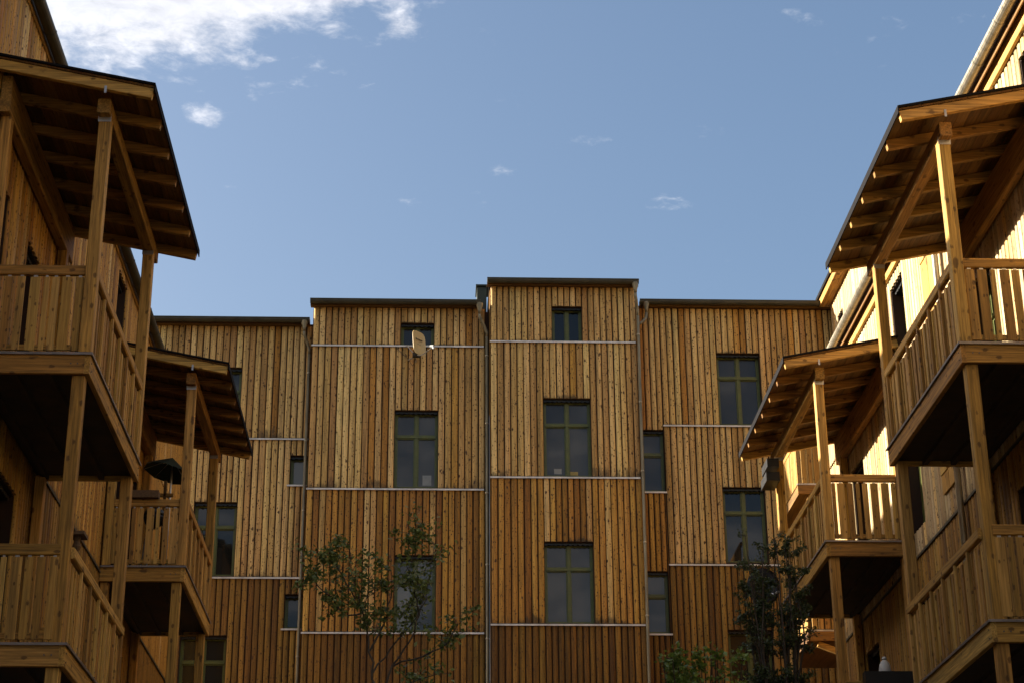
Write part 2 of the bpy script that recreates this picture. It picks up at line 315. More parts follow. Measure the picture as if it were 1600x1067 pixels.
class Face:
    """a vertical wall face: u runs along it, d is the distance out of it"""
    def __init__(s, kind, plane): s.kind = kind; s.p = plane
    def pt(s, u, d, z):
        return {'S': (u, s.p-d, z), 'L': (s.p+d, u, z), 'R': (s.p-d, u, z)}[s.kind]
    def box(s, mb, u0, u1, d0, d1, z0, z1):
        a = s.pt(u0, d0, z0); b = s.pt(u1, d1, z1); return mb.box(a[0], b[0], a[1], b[1], a[2], b[2])
    def rot(s): return {'S': 0.0, 'L': math.pi/2, 'R': -math.pi/2}[s.kind]
def in_view(p):
    d = Vector((p[0], p[1], p[2])); z = d.dot(fw)
    if z < 1: return False
    x = 800+FPX*d.dot(r2)/z; y = 533-FPX*d.dot(u2)/z
    return -30 < x < 1630 and -60 < y < 1160
def put_board(face, wall, root, u, wd, z0, z1, mat, thick):
    o = bpy.data.objects.new('board', board_mesh(mat)); COL.objects.link(o); o.parent = wall
    d = rnd.uniform(0.0, 0.006)
    p = face.pt(u, d, z0); b = ROOT[root.name]
    o.location = (p[0]-b.x, p[1]-b.y, p[2]-b.z); o.scale = (wd, thick, z1-z0)
    o.rotation_euler = (0, rnd.uniform(-0.0016, 0.0016), face.rot()+rnd.uniform(-0.05, 0.05))
def bulk_board(mb, face, u, wd, z0, z1, thick):
    vs_ = []
    for x, y, z in UB_V: vs_.append(face.pt(u+x*wd, -y*thick, z0+(z1-z0)*z))
    mb.add(vs_, UB_F if face.kind != 'L' else UB_F)
PITCH_B = 0.152
def cladding(face, root, u0, u1, z0, z1, wins, mat, jobs, pitch=PITCH_B, back=0.30):
    """backing wall with openings as one part; the boards are collected in jobs"""
    wins = [wv for wv in wins if wv[3] > z0+0.02 and wv[2] < z1-0.02 and wv[1] > u0+0.02 and wv[0] < u1-0.02]
    us = sorted({u0, u1} | {max(u0, min(u1, x)) for wv in wins for x in wv[:2]}); zs = sorted({z0, z1} | {max(z0, min(z1, x)) for wv in wins for x in wv[2:4]})
    mb = MB()
    for i in range(len(us)-1):
        for j in range(len(zs)-1):
            uc, zc = (us[i]+us[i+1])/2, (zs[j]+zs[j+1])/2
            if any(a < uc < b and c < zc < d for a, b, c, d in [wv[:4] for wv in wins]): continue
            face.box(mb, us[i], us[i+1], -back, -0.004, zs[j], zs[j+1])
    wall = mb.build('wall', 'backing', root)
    for i in range(len(us)-1):
        a, b = us[i], us[i+1]
        if b-a < 0.03: continue
        n = max(1, round((b-a)/pitch)); st = (b-a)/n
        for k in range(n):
            uc = a+(k+0.5)*st; spans = [(z0, z1)]
            for wa, wb, wc, wd_ in [wv[:4] for wv in wins]:
                if wa < uc < wb:
                    new = []
                    for s0, s1 in spans:
                        if wd_ <= s0 or wc >= s1: new.append((s0, s1)); continue
                        if wc-s0 > 0.06: new.append((s0, wc))
                        if s1-wd_ > 0.06: new.append((wd_, s1))
                    spans = new
            for s0, s1 in spans: jobs.append((face, wall, root, uc, st-rnd.uniform(0.021, 0.031), s0+0.012, s1-0.008, mat))
    return wall
MIXB = {'top': 'mid', 'mid': 'top', 'low': 'mid', 'sunny': 'top'}
def lay_boards(jobs, root, limit=290, thick=0.036):
    scored = []
    for j in jobs:
        face, wall, r_, u, wd, z0, z1, mat = j
        p = face.pt(u, 0, (z0+z1)/2); vis = any(in_view(face.pt(u, 0, z0+(z1-z0)*t)) for t in (0.02, 0.5, 0.98))
        d = Vector(p).length; scored.append((0 if vis else 1, d, j))
    scored.sort(key=lambda t: (t[0], t[1])); rest = {}
    for i, (v, d, j) in enumerate(scored):
        face, wall, r_, u, wd, z0, z1, mat = j
        if mat in MIXB and rnd.random() < (0.04 if mat == 'low' else 0.09): mat = MIXB[mat]
        if i < limit and v == 0: put_board(face, wall, r_, u, wd, z0, z1, mat, thick)
        else: bulk_board(rest.setdefault(mat, MB()), face, u, wd, z0, z1, thick)
    for mat, mb in rest.items():
        o = mb.build('boards_out_of_reach', mat, root); o['kind'] = 'stuff'
def window(face, root, u0, u1, z0, z1, mat='glass', transom=0.68, mull=True, setback=0.17, name='window', panes=None):
    """green frame with casements; panes are sub-parts"""
    mb = MB(); fr = 0.045; d0, d1 = -setback-0.05, -setback+0.01
    face.box(mb, u0, u0+fr, d0, d1, z0, z1); face.box(mb, u1-fr, u1, d0, d1, z0, z1)
    face.box(mb, u0+fr, u1-fr, d0, d1, z0, z0+fr); face.box(mb, u0+fr, u1-fr, d0, d1, z1-fr, z1)
    um = (u0+u1)/2; cells = []
    zt = z0+(z1-z0)*transom if transom else None
    if zt: face.box(mb, u0+fr, u1-fr, d0, d1+0.02, zt-0.028, zt+0.028)
    rows = [(z0+fr, zt-0.028), (zt+0.028, z1-fr)] if zt else [(z0+fr, z1-fr)]
    for zi, (a, b) in enumerate(rows):
        if mull: face.box(mb, um-0.034, um+0.034, d0, d1+0.012, a, b); cols = [(u0+fr, um-0.034), (um+0.034, u1-fr)]
        else: cols = [(u0+fr, u1-fr)]
        for c0, c1 in cols:
            cells.append((c0, c1, a, b))
            s = 0.028                                  # sash inside the frame
            face.box(mb, c0, c0+s, d0+0.004, d1-0.012, a, b); face.box(mb, c1-s, c1, d0+0.004, d1-0.012, a, b)
            face.box(mb, c0+s, c1-s, d0+0.004, d1-0.012, a, a+s*1.2); face.box(mb, c0+s, c1-s, d0+0.004, d1-0.012, b-s, b)
    wo = mb.build(name, 'green', root)
    for i, (c0, c1, a, b) in enumerate(cells):
        pm = panes[i] if panes else mat
        p = MB(); face.box(p, c0+0.026, c1-0.026, d0+0.008, d0+0.022, a+0.026, b-0.026); p.build('pane', pm, wo)
    vb = MB(); n = max(3, int((u1-u0)/0.11))           # dark vent comb under the lintel
    face.box(vb, u0+0.01, u1-0.01, -setback+0.02, -0.06, z1-0.045, z1-0.003)
    for k in range(n):
        uc = u0+(k+0.5)*(u1-u0)/n; face.box(vb, uc-0.035, uc+0.02, -0.075, -0.06, z1-0.062, z1-0.045)
    vb.build('vent_strip', 'black', wo)
    return wo
def ledge(face, root, u0, u1, z, out_=0.075, mat='ledge'):
    mb = MB(); face.box(mb, u0, u1, -0.002, out_, z-0.004, z+0.008); face.box(mb, u0, u1, out_-0.008, out_+0.004, z-0.034, z-0.004)
    return mb.build('drip_ledge', mat, root)
def gutter_s(root, Yf, x0, x1, z, mat='gutter', over=0.30):
    """half-round eaves gutter along x, with fascia and soffit"""
    n = 8; vs_ = []; fs = []; yc, r = Yf-over, 0.085
    for x in (x0, x1):
        for k in range(n+1):
            a = math.pi+math.pi*k/n; vs_.append((x, yc+r*math.cos(a), z+r*math.sin(a)))
        for k in range(n, -1, -1):
            a = math.pi+math.pi*k/n; vs_.append((x, yc+(r-0.012)*math.cos(a), z+(r-0.012)*math.sin(a)))
    m = 2*(n+1)
    fs = [(i, (i+1) % m, m+(i+1) % m, m+i) for i in range(m)]
    fs += [tuple(range(n, -1, -1)), tuple(range(m, m+n+1))]
    mb = MB().add(vs_, fs); mb.tube([(x0, yc-r, z+0.008), (x1, yc-r, z+0.008)], 0.014, 6)
    gu = mb.build('gutter', mat, root)
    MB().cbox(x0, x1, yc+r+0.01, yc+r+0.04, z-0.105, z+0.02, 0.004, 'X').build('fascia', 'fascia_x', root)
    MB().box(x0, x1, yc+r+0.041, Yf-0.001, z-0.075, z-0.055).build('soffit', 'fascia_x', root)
    return gu
def downpipe(root, x, Yf, ztop, zbot, xf, zf, lean=0.0):
    """funnel under the gutter at xf, swan neck back to the wall, pipe with brackets"""
    yo = Yf-0.30; yw = Yf-0.11
    mb = MB(); mb.lathe((xf, yo, zf), ((0.04, -0.26), (0.045, -0.19), (0.080, -0.05), (0.085, 0.0)), 12)
    mb.tube([(xf, yo, zf-0.28), (xf, yo+0.01, zf-0.36), ((xf*2+x)/3, yo*0.7+yw*0.3, zf-0.45), ((xf+2*x)/3, yo*0.25+yw*0.75, zf-0.56), (x, yw, zf-0.68), (x, yw, zf-0.80)], 0.039, 10)
    mb.tube([(x, yw, zf-0.79), (x+lean*(zf-zbot), yw, zbot)], 0.037, 10)
    o = mb.build('downpipe', 'pipe', root, smooth=True)
    zz_ = zf-1.3
    while zz_ > zbot+0.5:
        b = MB(); xx = x+lean*(zf-zz_)
        b.lathe((xx, yw, zz_), ((0.042, -0.018), (0.047, 0.0), (0.042, 0.018)), 12); b.box(xx-0.012, xx+0.012, yw+0.04, Yf+0.01, zz_-0.012, zz_+0.012)
        b.build('pipe_bracket', 'zinc', o); zz_ -= 1.75
    return o
def note(root, face, u0, u1, z0, z1, mat, setback=0.18):
    pass

TOPM, MIDM, LOWM = 'top', 'mid', 'low'
# ---- tall bay with the dish (second from the left)
YB = 42.0
bB = thing('apartment_house', 'narrow timber house with a satellite dish below its small attic window', 'house', (-1.0, YB, -1.6)); F = Face('S', YB); jobs = []
wB = [(-0.90, -0.09, 17.58, 18.15), (-1.01, 0.025, 13.93, 15.87), (-0.955, 0.0, 10.46, 12.26), (-0.955, 0.0, 7.0, 8.8)]
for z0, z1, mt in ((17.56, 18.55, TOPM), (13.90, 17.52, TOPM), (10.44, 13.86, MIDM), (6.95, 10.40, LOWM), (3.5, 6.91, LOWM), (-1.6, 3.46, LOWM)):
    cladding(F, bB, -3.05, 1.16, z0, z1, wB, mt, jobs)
lay_boards(jobs, bB)
for z in (17.54, 13.88, 10.42, 6.93, 3.48): ledge(F, bB, -3.07, 1.13, z)
window(F, bB, *wB[0], transom=None); w1 = window(F, bB, *wB[1]); w2 = window(F, bB, *wB[2], panes=['glass_pale', 'glass', 'glass', 'glass_pale']); window(F, bB, *wB[3])
p = MB(); F.box(p, -0.33, -0.12, -0.198, -0.195, 14.05, 14.30); p.build('paper_sheet', 'paper', w1)
gutter_s(bB, YB, -3.12, 1.05, 18.62)
downpipe(bB, 1.20, YB, 0, -1.6, 1.02, 18.57)
MB().box(-3.05, 1.10, YB+0.02, YB+9.0, 18.56, 18.62).build('roof', 'roof_felt', bB)
# side of the bay where it stands proud of its neighbour
sb = MB().box(-3.055, -3.03, YB+0.01, YB+0.42, -1.6, 18.48).build('corner_trim', 'low', bB)

# ---- tallest bay (third)
YC = 41.75
k = YC/42.0
bC = thing('apartment_house', 'tallest narrow timber house with paired casement windows between two long downpipes', 'house', (3.0, YC, -1.6)); F = Face('S', YC); jobs = []
wC = [(2.80, 3.53, 17.62, 18.52), (2.555, 3.69, 14.15, 16.11), (2.53, 3.67, 10.60, 12.53), (2.53, 3.67, 7.1, 9.0)]
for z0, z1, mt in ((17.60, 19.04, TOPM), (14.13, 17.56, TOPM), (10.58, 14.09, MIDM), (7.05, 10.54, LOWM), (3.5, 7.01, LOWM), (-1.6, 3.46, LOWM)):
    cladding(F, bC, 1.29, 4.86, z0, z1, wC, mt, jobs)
lay_boards(jobs, bC)
for z in (17.58, 14.11, 10.56, 7.03, 3.48): ledge(F, bC, 1.27, 4.83, z)
window(F, bC, *wC[0], transom=None, mat='glass_dark'); w1 = window(F, bC, *wC[1], panes=['glass', 'glass', 'glass', 'glass']); window(F, bC, *wC[2]); window(F, bC, *wC[3])
p = MB(); F.box(p, 2.80, 2.98, -0.198, -0.195, 14.27, 14.40); p.build('paper_sheet', 'paper', w1)
p = MB(); F.box(p, 3.17, 3.37, -0.198, -0.195, 14.24, 14.33); p.build('card_box', 'ochre', w1)
gutter_s(bC, YC, 1.20, 4.93, 19.11)
downpipe(bC, 4.90, YC, 0, -1.6, 4.84, 19.06, lean=-0.004)
MB().box(1.25, 4.88, YC+0.02, YC+9.0, 19.05, 19.11).build('roof', 'roof_felt', bC)
MB().box(0.98, 1.22, YC+0.9, YC+1.5, 18.45, 19.46).build('chimney', 'dark_metal', bC)
MB().box(0.90, 0.97, YC+1.0, YC+1.4, 18.45, 19.12).build('flue', 'plaster', bC)
MB().box(0.95, 1.6, YC+0.85, YC+1.55, 19.46, 19.50).build('chimney_cap', 'dark_metal', bC)
for x0, x1, y1 in ((1.265, 1.285, 0.35), (4.865, 4.885, 0.6)): MB().box(x0, x1, YC+0.01, YC+y1, -1.6, 18.97).build('corner_trim', 'low', bC)

# ---- right bay (fourth)
YD = 42.3
bD = thing('apartment_house', 'broad timber house beside the corner, narrow stair windows along its downpipe edge', 'house', (7.2, YD, -1.6)); F = Face('S', YD); jobs = []
wD1 = [(6.89, 7.955, 15.69, 17.55), (6.87, 7.88, 12.22, 14.07), (6.82, 7.85, 8.75, 10.58)]
wD0 = [(4.95, 5.50, 13.97, 15.52), (4.92, 5.47, 10.50, 11.98), (4.92, 5.47, 7.05, 8.5)]
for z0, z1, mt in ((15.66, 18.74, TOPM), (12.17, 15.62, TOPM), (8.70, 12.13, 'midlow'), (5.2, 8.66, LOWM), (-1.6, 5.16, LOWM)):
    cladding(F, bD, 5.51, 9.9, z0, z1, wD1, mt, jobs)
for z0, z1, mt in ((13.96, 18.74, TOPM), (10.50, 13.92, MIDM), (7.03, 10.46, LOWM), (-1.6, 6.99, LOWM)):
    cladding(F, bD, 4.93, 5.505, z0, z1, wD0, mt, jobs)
lay_boards(jobs, bD)
for z in (15.64, 12.15, 8.68): ledge(F, bD, 5.50, 9.86, z)
for z in (13.94, 10.48, 7.01): ledge(F, bD, 4.93, 5.52, z)
window(F, bD, *wD1[0]); window(F, bD, *wD1[1], panes=['glass_dark']*4); window(F, bD, *wD1[2], mat='glass_dark')
for q in wD0: window(F, bD, *q, mull=False, transom=0.62, setback=0.15)
gutter_s(bD, YD, 5.0, 9.9, 18.82)
mb = MB(); mb.lathe((5.16, YD-0.30, 18.78), ((0.04, -0.26), (0.045, -0.19), (0.080, -0.05), (0.085, 0.0)), 12)
mb.tube([(5.16, YD-0.30, 18.50), (5.14, YD-0.32, 18.34), (5.02, YD-0.38, 18.20), (4.95, YD-0.55, 18.1)], 0.038, 10); mb.build('rain_funnel', 'pipe', bD, smooth=True)
MB().box(4.93, 9.9, YD+0.02, YD+9.0, 18.75, 18.82).build('roof', 'roof_felt', bD)

# ---- left bay (first)
YA = 42.4
bA = thing('apartment_house', 'lower timber house at the end of the row, half hidden by the far balcony roof', 'house', (-6.0, YA, -1.6)); F = Face('S', YA); jobs = []
wA = [(-5.75, -4.77, 15.30, 17.10), (-5.72, -4.72, 11.87, 13.66), (-5.86, -4.80, 8.60, 10.44), (-3.50, -3.08, 14.11, 14.84), (-3.50, -3.08, 10.62, 11.42)]
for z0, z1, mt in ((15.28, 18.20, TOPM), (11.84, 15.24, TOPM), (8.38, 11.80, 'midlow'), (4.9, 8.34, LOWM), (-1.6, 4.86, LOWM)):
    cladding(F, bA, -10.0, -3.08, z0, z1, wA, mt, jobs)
lay_boards(jobs, bA)
for z in (15.26, 11.82, 8.36, 4.88): ledge(F, bA, -10.0, -3.09, z)
for z in (14.09, 10.60): ledge(F, bA, -3.56, -3.09, z)
for q, m_ in zip(wA[:3], ('glass', 'glass_dark', 'glass_dark')): window(F, bA, *q, mat=m_)
window(F, bA, *wA[3], mat='glass_pale', mull=False, transom=None); window(F, bA, *wA[4], mat='glass_dark', mull=False, transom=None)
gutter_s(bA, YA, -10.0, -3.14, 18.28)
downpipe(bA, -3.14, YA, 0, -1.6, -3.27, 18.24)
MB().box(-10, -3.08, YA+0.02, YA+9.0, 18.21, 18.28).build('roof', 'roof_felt', bA)

# party walls closing the slots between the houses
MB().box(1.03, 1.262, YB+0.06, YB+0.35, -1.6, 18.5).build('party_wall', 'backing', bB)
MB().box(4.75, 4.925, YD+0.02, YD+0.5, -1.6, 18.7).build('party_wall', 'backing', bD)
MB().box(-3.075, -3.02, YA+0.03, YA+0.5, -1.6, 18.15).build('party_wall', 'backing', bA)

# ---- wings along both sides of the yard
def gutter_y(root, side, X, y0, y1, z, wallX, mat, plate=0.30):
    """half-round gutter along y with joints, wall plate and soffit"""
    n = 8; r = 0.085; vs_ = []; m = 2*(n+1)
    for y in (y0, y1):
        for k in range(n+1):
            a = math.pi+math.pi*k/n; vs_.append((X+r*math.cos(a), y, z+r*math.sin(a)))
        for k in range(n, -1, -1):
            a = math.pi+math.pi*k/n; vs_.append((X+(r-0.012)*math.cos(a), y, z+(r-0.012)*math.sin(a)))
    fs = [(m+i, m+(i+1) % m, (i+1) % m, i) for i in range(m)] + [tuple(range(0, n+1)), tuple(range(m+n, m-1, -1))]
    gu = MB().add(vs_, fs).build('gutter', mat, root)
    y = y0+0.6
    while y < y1:
        vs_ = []
        for yy in (y-0.02, y+0.02):
            for k in range(n+1):
                a = math.pi+math.pi*k/n; vs_.append((X+(r+0.006)*math.cos(a), yy, z+(r+0.006)*math.sin(a)))
            for k in range(n, -1, -1):
                a = math.pi+math.pi*k/n; vs_.append((X+(r-0.003)*math.cos(a), yy, z+(r-0.003)*math.sin(a)))
        MB().add(vs_, fs).build('gutter_joint', mat, gu); y += 1.05
    s = -side                                                # towards the wall
    MB().cbox(X+s*(r+0.008), X+s*(r+0.030), y0, y1, z-(0.16 if plate > 0.2 else 0.07), z+0.05, 0.004, 'Y').build('fascia', 'deck_y', root)
    MB().box(X+s*(r+0.031), wallX-side*0.01, y0, y1, z-0.06, z-0.035).build('soffit', 'deck_y', root)
    MB().cbox(wallX+side*0.042, wallX+side*(0.10 if plate > 0.2 else 0.06), y0, y1, z-plate, z-0.062, 0.006, 'Y').build('wall_plate', 'beam_y', root)

XLW, XRW, EAVE = -5.52, 7.80, 13.65
def wing(side, label, wallX, y0, y1, wins, gut_mat, mats, EAVE=EAVE, over=0.285, plate=0.30):
    rt_ = thing('apartment_house', label, 'house', (wallX-side*3, (y0+y1)/2, -1.6)); F = Face('L' if side > 0 else 'R', wallX); jobs = []
    lv = [(11.92, EAVE-0.09), (8.40, 11.88), (4.93, 8.36), (1.48, 4.89), (-1.6, 1.44)]
    for (z0, z1), mt in zip(lv, mats): cladding(F, rt_, y0, y1, z0, z1, [q[:4] for q in wins], mt, jobs, pitch=0.15)
    lay_boards(jobs, rt_, 295)
    for z in (8.38, 4.91, 1.46): ledge(F, rt_, y0, y1, z, 0.06, 'gutter')
    for q in wins: window(F, rt_, *q[:4], mat=q[4], mull=q[5], transom=q[6], name=q[7], setback=0.2)
    gutter_y(rt_, side, wallX+side*over, y0-0.3, y1+0.1, EAVE, wallX, gut_mat, plate)
    xi = wallX+side*(over-0.10); xo = wallX-side*9.0
    MB().add([(xi, y0-0.3, EAVE+0.02), (xi, y1+0.1, EAVE+0.02), (xo, y1+0.1, EAVE+2.4), (xo, y0-0.3, EAVE+2.4), (xi, y0-0.3, EAVE+0.10), (xi, y1+0.1, EAVE+0.10), (xo, y1+0.1, EAVE+2.5), (xo, y0-0.3, EAVE+2.5)],
             [(0, 3, 2, 1), (4, 5, 6, 7), (0, 1, 5, 4), (1, 2, 6, 5), (2, 3, 7, 6), (3, 0, 4, 7)] if side < 0 else [(1, 2, 3, 0), (7, 6, 5, 4), (4, 5, 1, 0), (5, 6, 2, 1), (6, 7, 3, 2), (7, 4, 0, 3)]).build('roof', 'roof_felt', rt_)
    # gable ends
    for yg in (y0, y1-0.02):
        MB().add([(wallX-side*0.31, yg, -1.6), (wallX-side*8.9, yg, -1.6), (wallX-side*8.9, yg, EAVE+2.3), (wallX-side*0.31, yg, EAVE+0.0),
                  (wallX-side*0.31, yg+0.02, -1.6), (wallX-side*8.9, yg+0.02, -1.6), (wallX-side*8.9, yg+0.02, EAVE+2.3), (wallX-side*0.31, yg+0.02, EAVE+0.0)],
                 [(0, 1, 2, 3), (7, 6, 5, 4), (0, 4, 5, 1), (1, 5, 6, 2), (2, 6, 7, 3), (3, 7, 4, 0)]).build('gable_wall', 'low', rt_)
    return rt_, F
D = 'glass_dark'
winsL = [(20.1, 21.5, 8.46, 10.95, D, True, 0.78, 'door'), (22.7, 23.45, 9.3, 10.95, D, False, None, 'window'), (26.3, 27.4, 9.3, 10.95, D, True, 0.68, 'window'),
         (30.3, 31.4, 8.46, 10.95, D, True, 0.78, 'door'), (32.1, 32.9, 9.3, 10.95, D, False, None, 'window'), (29.3, 30.2, 12.6, 13.62, D, True, None, 'window'), (24.4, 25.2, 12.6, 13.62, D, True, None, 'window'),
         (22.0, 23.45, 5.0, 7.62, D, True, 0.78, 'door'), (26.25, 27.5, 5.9, 7.62, D, True, 0.68, 'window'), (28.95, 29.75, 5.0, 7.62, D, False, 0.8, 'door'), (31.6, 32.6, 5.0, 7.62, D, True, 0.78, 'door')]
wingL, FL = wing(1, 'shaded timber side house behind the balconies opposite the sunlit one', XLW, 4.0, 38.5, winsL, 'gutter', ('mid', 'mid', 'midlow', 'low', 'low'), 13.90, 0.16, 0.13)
winsR = [(20.2, 21.3, 12.35, 13.12, D, True, None, 'window'), (23.35, 24.35, 8.80, 11.2, D, True, 0.78, 'door'), (28.05, 28.95, 8.80, 11.2, 'glass', True, 0.78, 'door'), (28.05, 28.9, 12.0, 13.15, D, True, None, 'window'),
         (31.8, 32.8, 8.80, 11.2, D, True, 0.78, 'door'), (22.4, 23.45, 5.35, 7.75, D, True, 0.78, 'door'), (28.05, 28.95, 5.35, 7.75, 'glass', True, 0.78, 'door'), (31.8, 32.8, 5.35, 7.75, D, True, 0.78, 'door')]
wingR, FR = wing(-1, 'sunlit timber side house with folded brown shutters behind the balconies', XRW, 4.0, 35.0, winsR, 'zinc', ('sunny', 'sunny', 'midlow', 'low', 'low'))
# folded plank shutters and the downpipe on the sunlit wing
for zb, zt in ((8.80, 13.0), (5.35, 7.75)):
    for u0 in (25.95, 26.36):
        mb = MB(); FR.box(mb, u0, u0+0.39, 0.036, 0.075, zb, zt); sh = mb.build('shutter', 'post', wingR)
        for zz_ in (zb+0.3, zt-0.35):
            mb = MB(); FR.box(mb, u0+0.02, u0+0.37, 0.076, 0.092, zz_, zz_+0.1); mb.build('shutter_batten', 'post', sh)
dp = MB(); dp.tube([(XRW-0.285, 25.72, EAVE-0.07), (XRW-0.285, 25.72, EAVE-0.25), (XRW-0.13, 25.72, EAVE-0.55), (XRW-0.13, 25.72, -1.6)], 0.05, 10)
dpo = dp.build('downpipe', 'zinc', wingR, smooth=True)
for zz_ in (12.4, 10.6, 8.9, 7.1, 5.3):
    MB().lathe((XRW-0.13, 25.72, zz_), ((0.056, -0.02), (0.061, 0.0), (0.056, 0.02)), 12).build('pipe_bracket', 'zinc', dpo)

# ---- tall corner house behind the sunlit wing
bE = thing('apartment_house', 'tall sunlit timber corner house rising behind the lower side roof', 'house', (11, 38.5, -1.6)); F = Face('R', 9.80); jobs = []
wE = [(40.75, 41.35, 17.55, 18.12), (38.2, 39.1, 13.25, 15.6)]
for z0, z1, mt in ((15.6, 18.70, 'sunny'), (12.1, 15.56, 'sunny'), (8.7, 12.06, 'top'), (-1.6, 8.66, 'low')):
    cladding(F, bE, 35.05, 42.0, z0, z1, wE, mt, jobs)
lay_boards(jobs, bE)
for q in wE: window(F, bE, *q, mull=False, transom=None, mat=D)
MB().cbox(9.50, 9.80, 34.9, 42.05, 18.72, 18.90, 0.006, 'Y').build('eaves_beam', 'beam_y', bE)
MB().box(9.45, 16, 34.9, 42.2, 18.905, 18.99).build('roof', 'roof_felt', bE)
MB().box(10.11, 16, 35.05, 35.2, -1.6, 18.7).build('gable_wall', 'low', bE)

# ------------------------------------------------------------------ balcony towers
def tower(side, label, X, wallX, y0, y1, zs, beam_z, seed):
    """side +1: stands on the left of the yard and opens to +x; X is the outer face of the posts"""
    q = random.Random(seed); s = side
    t = thing('balcony_tower', label, 'balcony', (X-s*0.7, (y0+y1)/2, -1.6), 'timber balcony towers along the side houses')
    P = 0.15
    xo, xi = X, X-s*P                                            # outer post
    xw0, xw1 = wallX+s*0.06, wallX+s*0.06+s*0.13                 # wall post
    tops = [beam_z] + [z-0.27 for z in zs]; bots = [z+0.012 for z in zs] + [-1.6]
    for i, (zt, zb) in enumerate(zip(tops, bots)):
        ins = 0.0 if i == 0 else 0.055
        for y in (y0, y1-P):
            yy = y+ins if y == y0 else y-ins
            MB().cbox(xo-s*ins, xi-s*ins, yy, yy+P, zb, zt, 0.008).build('post', 'post', t)
            MB().cbox(xw0, xw1, yy, yy+P, zb, zt, 0.008).build('post', 'post', t)
    # floors
    for z in zs:
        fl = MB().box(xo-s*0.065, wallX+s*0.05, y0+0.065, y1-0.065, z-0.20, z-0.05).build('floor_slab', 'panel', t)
        MB().cbox(xo+s*0.004, xo-s*0.06, y0, y1, z-0.265, z-0.02, 0.006, 'Y').build('edge_beam', 'beam_y', fl)
        for ya, yb in ((y0, y0+0.06), (y1-0.06, y1)):
            MB().cbox(xo-s*0.062, wallX+s*0.05, ya, yb, z-0.265, z-0.02, 0.006, 'X').build('edge_beam', 'beam_x', fl)
        mb = MB(); mb.box(xo+s*0.03, xo-s*0.09, y0-0.03, y1+0.03, z-0.019, z-0.004); mb.box(xo-s*0.091, wallX+s*0.05, y0-0.03, y0+0.08, z-0.019, z-0.004)
        mb.box(xo+s*0.03, xo+s*0.024, y0-0.03, y1+0.03, z-0.034, z-0.0195); mb.box(xo+s*0.0235, wallX+s*0.05, y0-0.03, y0-0.024, z-0.034, z-0.0195)
        mb.build('edge_flashing', 'flash', fl)
        for yb_ in (y0+0.10, y1-0.10):
            for zb_ in (z-0.10, z-0.20): MB().tube([(xo+s*0.003, yb_, zb_), (xo+s*0.012, yb_, zb_)], 0.010, 6).build('bolt', 'bolt', fl)
        for xb_ in (0.14, 0.22):
            MB().tube([(xo-s*xb_, y0+0.002, z-0.14), (xo-s*xb_, y0-0.008, z-0.14)], 0.010, 6).build('bolt', 'bolt', fl)
        n = int((y1-y0-0.16)/0.145); st = (y1-y0-0.16)/n
        for k in range(n):                                        # floor planks, seen from below between the joists
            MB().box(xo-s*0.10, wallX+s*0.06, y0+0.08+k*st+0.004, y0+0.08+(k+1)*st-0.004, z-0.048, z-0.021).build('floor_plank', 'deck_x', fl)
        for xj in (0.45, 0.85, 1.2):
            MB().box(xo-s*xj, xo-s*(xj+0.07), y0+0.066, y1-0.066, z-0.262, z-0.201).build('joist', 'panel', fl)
    # railings
    for li, z in enumerate(zs):
        rh = z+1.14
        # long side
        rl = MB().cbox(xo-s*0.006, xo-s*0.085, y0+P+0.002, y1-P-0.002, rh-0.13, rh, 0.014, 'Y').build('handrail', 'beam_y', t)
        y = y0+P+0.02; k = 0; nb = 6; span = (y1-y0-2*P-0.04)/nb
        for b in range(nb):
            ys = y+b*span
            MB().cbox(xo-s*0.012, xo-s*0.05, ys+span-0.055, ys+span-0.005, z+0.0, rh-0.131, 0.004).build('railing_batten', 'rail_z', rl)
            ws = [q.uniform(0.6, 1.5) for _ in range(7)]; tot = sum(ws); yy = ys
            for bi, wv in enumerate(ws):                         # close-set boards, every other one set back
                wd2 = wv/tot*span; dp_ = (0.052, 0.070)[bi % 2]
                MB().cbox(xo-s*dp_, xo-s*(dp_+0.022), yy-0.003, yy+wd2-0.005, z+q.uniform(0.025, 0.05), rh-0.165-q.uniform(0, 0.015), 0.003).build('railing_board', 'rail_z', rl); yy += wd2
            for dz in (0.05, 0.11): MB().tube([(xo-s*0.013, ys+span-0.03, z+dz), (xo-s*0.004, ys+span-0.03, z+dz)], 0.009, 6).build('bolt', 'bolt', rl)
        MB().cbox(xo-s*0.0935, xo-s*0.12, y0+P+0.01, y1-P-0.01, z+0.08, z+0.15, 0.004, 'Y').build('bottom_rail', 'beam_y', rl)
        # short ends
        for yf, sg in ((y0, 1), (y1, -1)):
            xa, xb = xi-s*0.002, xw1+s*0.002
            er = MB().cbox(xa, xb, yf+sg*0.035, yf+sg*0.095, rh-0.12, rh+0.01, 0.012, 'X').build('handrail', 'beam_x', t)
            x = 0.012; tot = abs(xa-xb); kk = 0
            while x < tot-0.03:
                wd = q.choice([0.12, 0.06, 0.09, 0.065, 0.12]); wd = min(wd, tot-x-0.005)
                if wd < 0.03: break
                of_ = q.choice((0.0, 0.006, 0.014)); MB().cbox(xa-s*x, xa-s*(x+wd), yf+sg*(0.05-of_), yf+sg*(0.075-of_), z+0.045, rh-0.145, 0.003).build('railing_board', 'rail_z', er)
                mb = MB(); mb.box(xa-s*(x+wd*0.3), xa-s*(x+wd*0.7), yf+sg*0.052, yf+sg*0.07, rh-0.146, rh-0.119); mb.build('spacer', 'steel', er)
                x += wd+q.choice([0.034, 0.045, 0.058])
            MB().cbox(xa, xb, yf+sg*0.0765, yf+sg*0.11, z+0.06, z+0.13, 0.004, 'X').build('bottom_rail', 'beam_x', er)
    # roof
    ov = 0.55; slope = 0.205; ry0, ry1 = y0-0.32, y1+0.42
